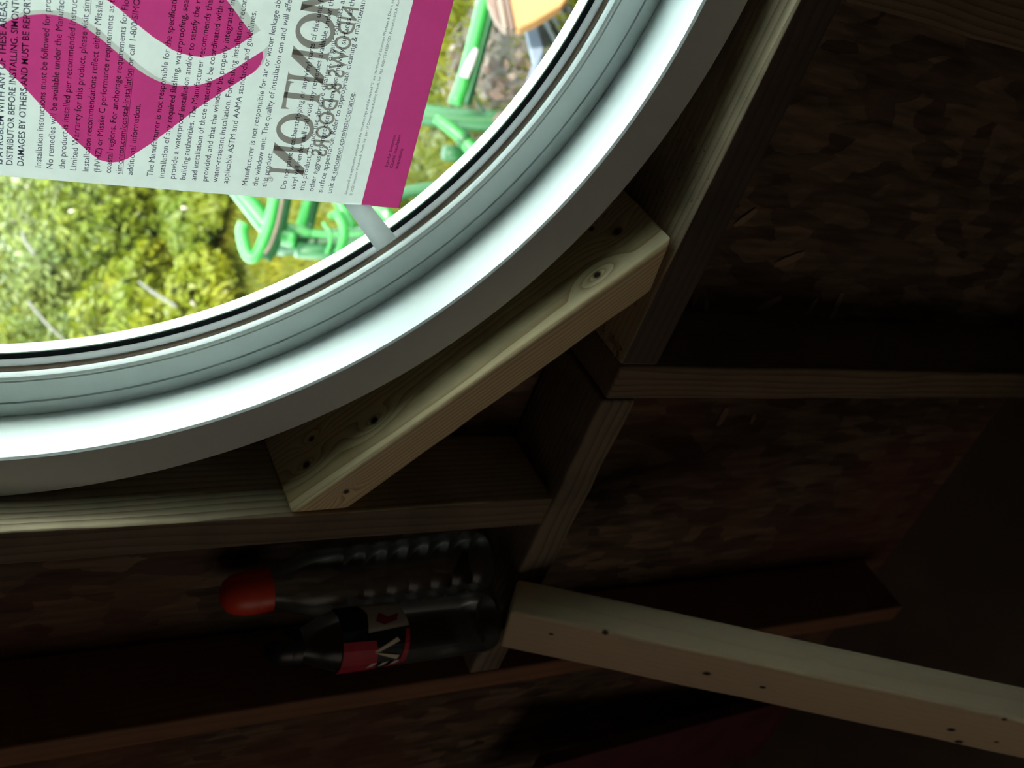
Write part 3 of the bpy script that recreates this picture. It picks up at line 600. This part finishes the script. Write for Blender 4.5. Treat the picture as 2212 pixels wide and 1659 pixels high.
# bare earth with dry leaves
def gpt(px, py): d = ray(px, py); return CAMLOC + d*((GROUND-CAMLOC.z)/d.z)
M_dirt = plain('bare_earth', (0.0230, 0.0158, 0.0112), rough=0.95, vary=0.35, scale=14)
dc = gpt(1085, 150); bm = bmesh.new(); cvt = bm.verts.new(dc+Z*.06); rg = [bm.verts.new(dc + Vector((math.cos(k*.45)*(.32+.06*math.sin(k*2.3)), math.sin(k*.45)*(.42+.08*math.sin(k*1.7)), .03))) for k in range(14)]
for k in range(14): bm.faces.new((cvt, rg[k], rg[(k+1) % 14]))
dirt = obj('earth_patch', bm, M_dirt, smooth=True); tag(dirt, 'brown patch of bare earth with dry leaves beyond the green frame', 'earth')
M_dry = plain('dry_leaf', (0.0493, 0.0294, 0.0213), rough=0.8, vary=0.3, scale=20)
V, F = leaves(260, (dc.x, dc.y, dc.z+.07), .34, .42, .03, .03); o = npobj('dry_leaf_litter', V, F, M_dry); tag(o, 'scatter of dry pinkish brown leaves on the bare earth', 'leaves', kind='stuff')
# green tubular machine frame
M_gl = plain('bright_green_paint', (0.0085, 0.085, 0.014), rough=0.4, vary=0.12, scale=6, spec=0.25); M_gd = plain('dark_green_paint', (0.004, 0.036, 0.009), rough=0.45, vary=0.15, scale=6, spec=0.2)
M_rust = plain('rusty_edge', (0.0421, 0.0211, 0.0140), rough=0.8, vary=0.2, scale=20); M_wh = plain('white_sleeve', (0.1875, 0.1875, 0.1828), rough=0.5); M_knob = plain('cream_knob', (0.1407, 0.1219, 0.0937), rough=0.4)
TF = 3.9
fr_ = thing('steel_frame', 'bright green tubular steel machine frame standing on the lawn outside', 'machine', gpt(760, 520))
def ft(name, pts, wpx, mat, t=TF, dt=None, flat=1.0, parent=None, seg=14, wl=None):
    dt = dt or [0]*len(pts); P = [at(x, y, t+d) for (x, y), d in zip(pts, dt)]
    o = tube(name, P, wpx/2*t/FPX, mat, seg=seg, flat=flat, radii=[w_/2*t/FPX for w_ in wl] if wl else None); child(o, fr_) if parent is None else None
    return o
ft('tube', [(440,330),(505,400),(545,448),(590,500),(640,520)], 40, M_gl, wl=[36,38,42,44,36])
ft('tube', [(610,300),(601,400),(594,430),(583,480),(570,520),(556,548),(543,556),(533,545),(526,522),(523,498),(528,482)], 27, M_gl, TF-.12)
ft('tube', [(628,330),(622,400),(617,440),(606,490),(590,535),(574,560)], 24, M_gd, TF-.02)
ft('rusty_strip', [(620,330),(613,400),(609,440),(598,490),(584,530),(572,548)], 7, M_rust, TF-.19)
ft('cross_tube', [(600,528),(700,520),(800,512),(900,505),(1010,500)], 52, M_gd, TF+.10)
ft('cross_tube', [(612,492),(650,500),(720,507),(800,505)], 30, M_gl, TF+.02, wl=[30,26,12,8])
ft('tube', [(690,300),(675,400),(666,430),(655,470),(648,486)], 21, M_gl, TF-.05); ft('tube', [(705,300),(690,400),(680,440),(668,490)], 20, M_gd, TF+.02)
ft('tube', [(690,330),(730,430),(745,460),(762,492)], 26, M_gl, TF-.1)
ft('clamp', [(718,458),(730,466),(741,484),(744,505),(740,525),(731,548)], 22, M_gl, TF-.16, flat=.6, wl=[14,22,22,20,20,20]); ft('clamp', [(697,480),(708,494),(714,508),(713,528),(706,548)], 9, M_gl, TF-.2); ft('clamp', [(711,470),(718,465)], 16, M_gl, TF-.15)
ft('knob', [(829,460),(837,462)], 14, M_knob, TF-.2); ft('tube', [(800,440),(830,460),(845,480)], 34, M_gl, TF+.05)
ft('tube', [(1075,-90),(1050,-10),(1030,70),(1005,165),(983,226)], 33, M_gl, TF-.25); ft('tube', [(1100,-90),(1072,0),(1052,70),(1028,160),(1010,228)], 16, M_gd, TF-.12)
ft('white_sleeve', [(1029,106),(1016,136),(1003,166)], 22, M_wh, TF-.30, flat=.8, wl=[10,20,20]); ft('cable', [(1026,150),(1022,180),(1030,215),(1045,240)], 6, M_gd, TF-.1)
ft('cross_tube', [(760,210),(860,232),(916,247),(1000,258),(1086,262),(1160,262)], 46, M_gd, TF-.05)
ft('tube', [(940,255),(977,280),(1000,300),(1020,322),(1050,350)], 32, M_gl, TF-.2, wl=[18,30,30,34,34]); ft('collar', [(996,296),(1004,304)], 36, M_gd, TF-.21)
ft('cross_tube', [(830,440),(880,415),(940,405),(1000,400)], 26, M_gd, TF+.1)
for px, py in ((640,540),(960,330)):
    q = at(px, py, TF); child(tube('leg', [q, Vector((q.x, q.y, GROUND-.01))], .03, M_gd, seg=10), fr_)
# tan box, blue tarpaulin and stacked grey slats
M_box = plain('tan_cardboard', (0.150, 0.066, 0.014), rough=0.75, vary=0.08, scale=9); M_boxd = plain('brown_board_edge', (0.0468, 0.0235, 0.0165), rough=0.8, vary=0.1); M_boxl = plain('pink_board_edge', (0.0656, 0.0394, 0.0278), rough=0.7)
bx = thing('tan_box', 'tan brown box with rounded corner hanging in at the top of the window', 'box', gpt(1120, 60))
tb = 3.35
def slab(name, px, mat, t0, thick, parent):
    P = [at(x, y, t0) for x, y in px]; Q = [at(x, y, t0)+FWD*thick for x, y in px]; bm = bmesh.new(); a_ = [bm.verts.new(p) for p in P]; b_ = [bm.verts.new(p) for p in Q]
    bm.faces.new(a_); bm.faces.new(b_[::-1])
    for k in range(len(a_)): bm.faces.new((a_[k], a_[(k+1) % len(a_)], b_[(k+1) % len(a_)], b_[k]))
    o = obj(name, bm, mat, bevel=.006); return child(o, parent)
slab('face', [(1100,-160),(1101,0),(1113,58),(1122,62),(1160,44),(1212,13),(1228,-8),(1260,-160)], M_box, tb, .07, bx)
slab('edge_strip', [(1086,-160),(1085,0),(1100,62),(1112,62),(1101,0),(1100,-160)], M_boxd, tb-.01, .07, bx)
slab('edge_strip', [(1072,-160),(1073,0),(1085,55),(1092,62),(1097,60),(1086,0),(1086,-160)], M_boxl, tb-.02, .07, bx)
slab('side', [(1040,-160),(1052,0),(1068,38),(1085,60),(1073,0),(1072,-160)], M_boxd, tb, .07, bx)
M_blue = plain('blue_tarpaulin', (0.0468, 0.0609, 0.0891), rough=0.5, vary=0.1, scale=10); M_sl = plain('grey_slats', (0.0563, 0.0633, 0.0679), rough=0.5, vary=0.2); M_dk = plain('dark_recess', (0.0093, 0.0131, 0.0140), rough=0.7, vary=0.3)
tz = 3.58
tp_ = thing('tarpaulin', 'pale blue folded tarpaulin lying at the right of the lawn', 'tarpaulin', gpt(1150, 110)); slab('fold', [(1128,30),(1158,40),(1176,109),(1158,160),(1136,178),(1151,137),(1138,80)], M_blue, tz, .04, tp_)
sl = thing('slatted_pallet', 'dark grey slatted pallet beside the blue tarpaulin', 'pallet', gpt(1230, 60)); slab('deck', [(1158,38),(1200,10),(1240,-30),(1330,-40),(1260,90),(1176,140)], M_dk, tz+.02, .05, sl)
for k in range(5): slab('slat', [(1172+k*17,40-k*9),(1180+k*17,34-k*9),(1214+k*17,104-k*9),(1206+k*17,108-k*9)], M_sl, tz-.01, .03, sl)
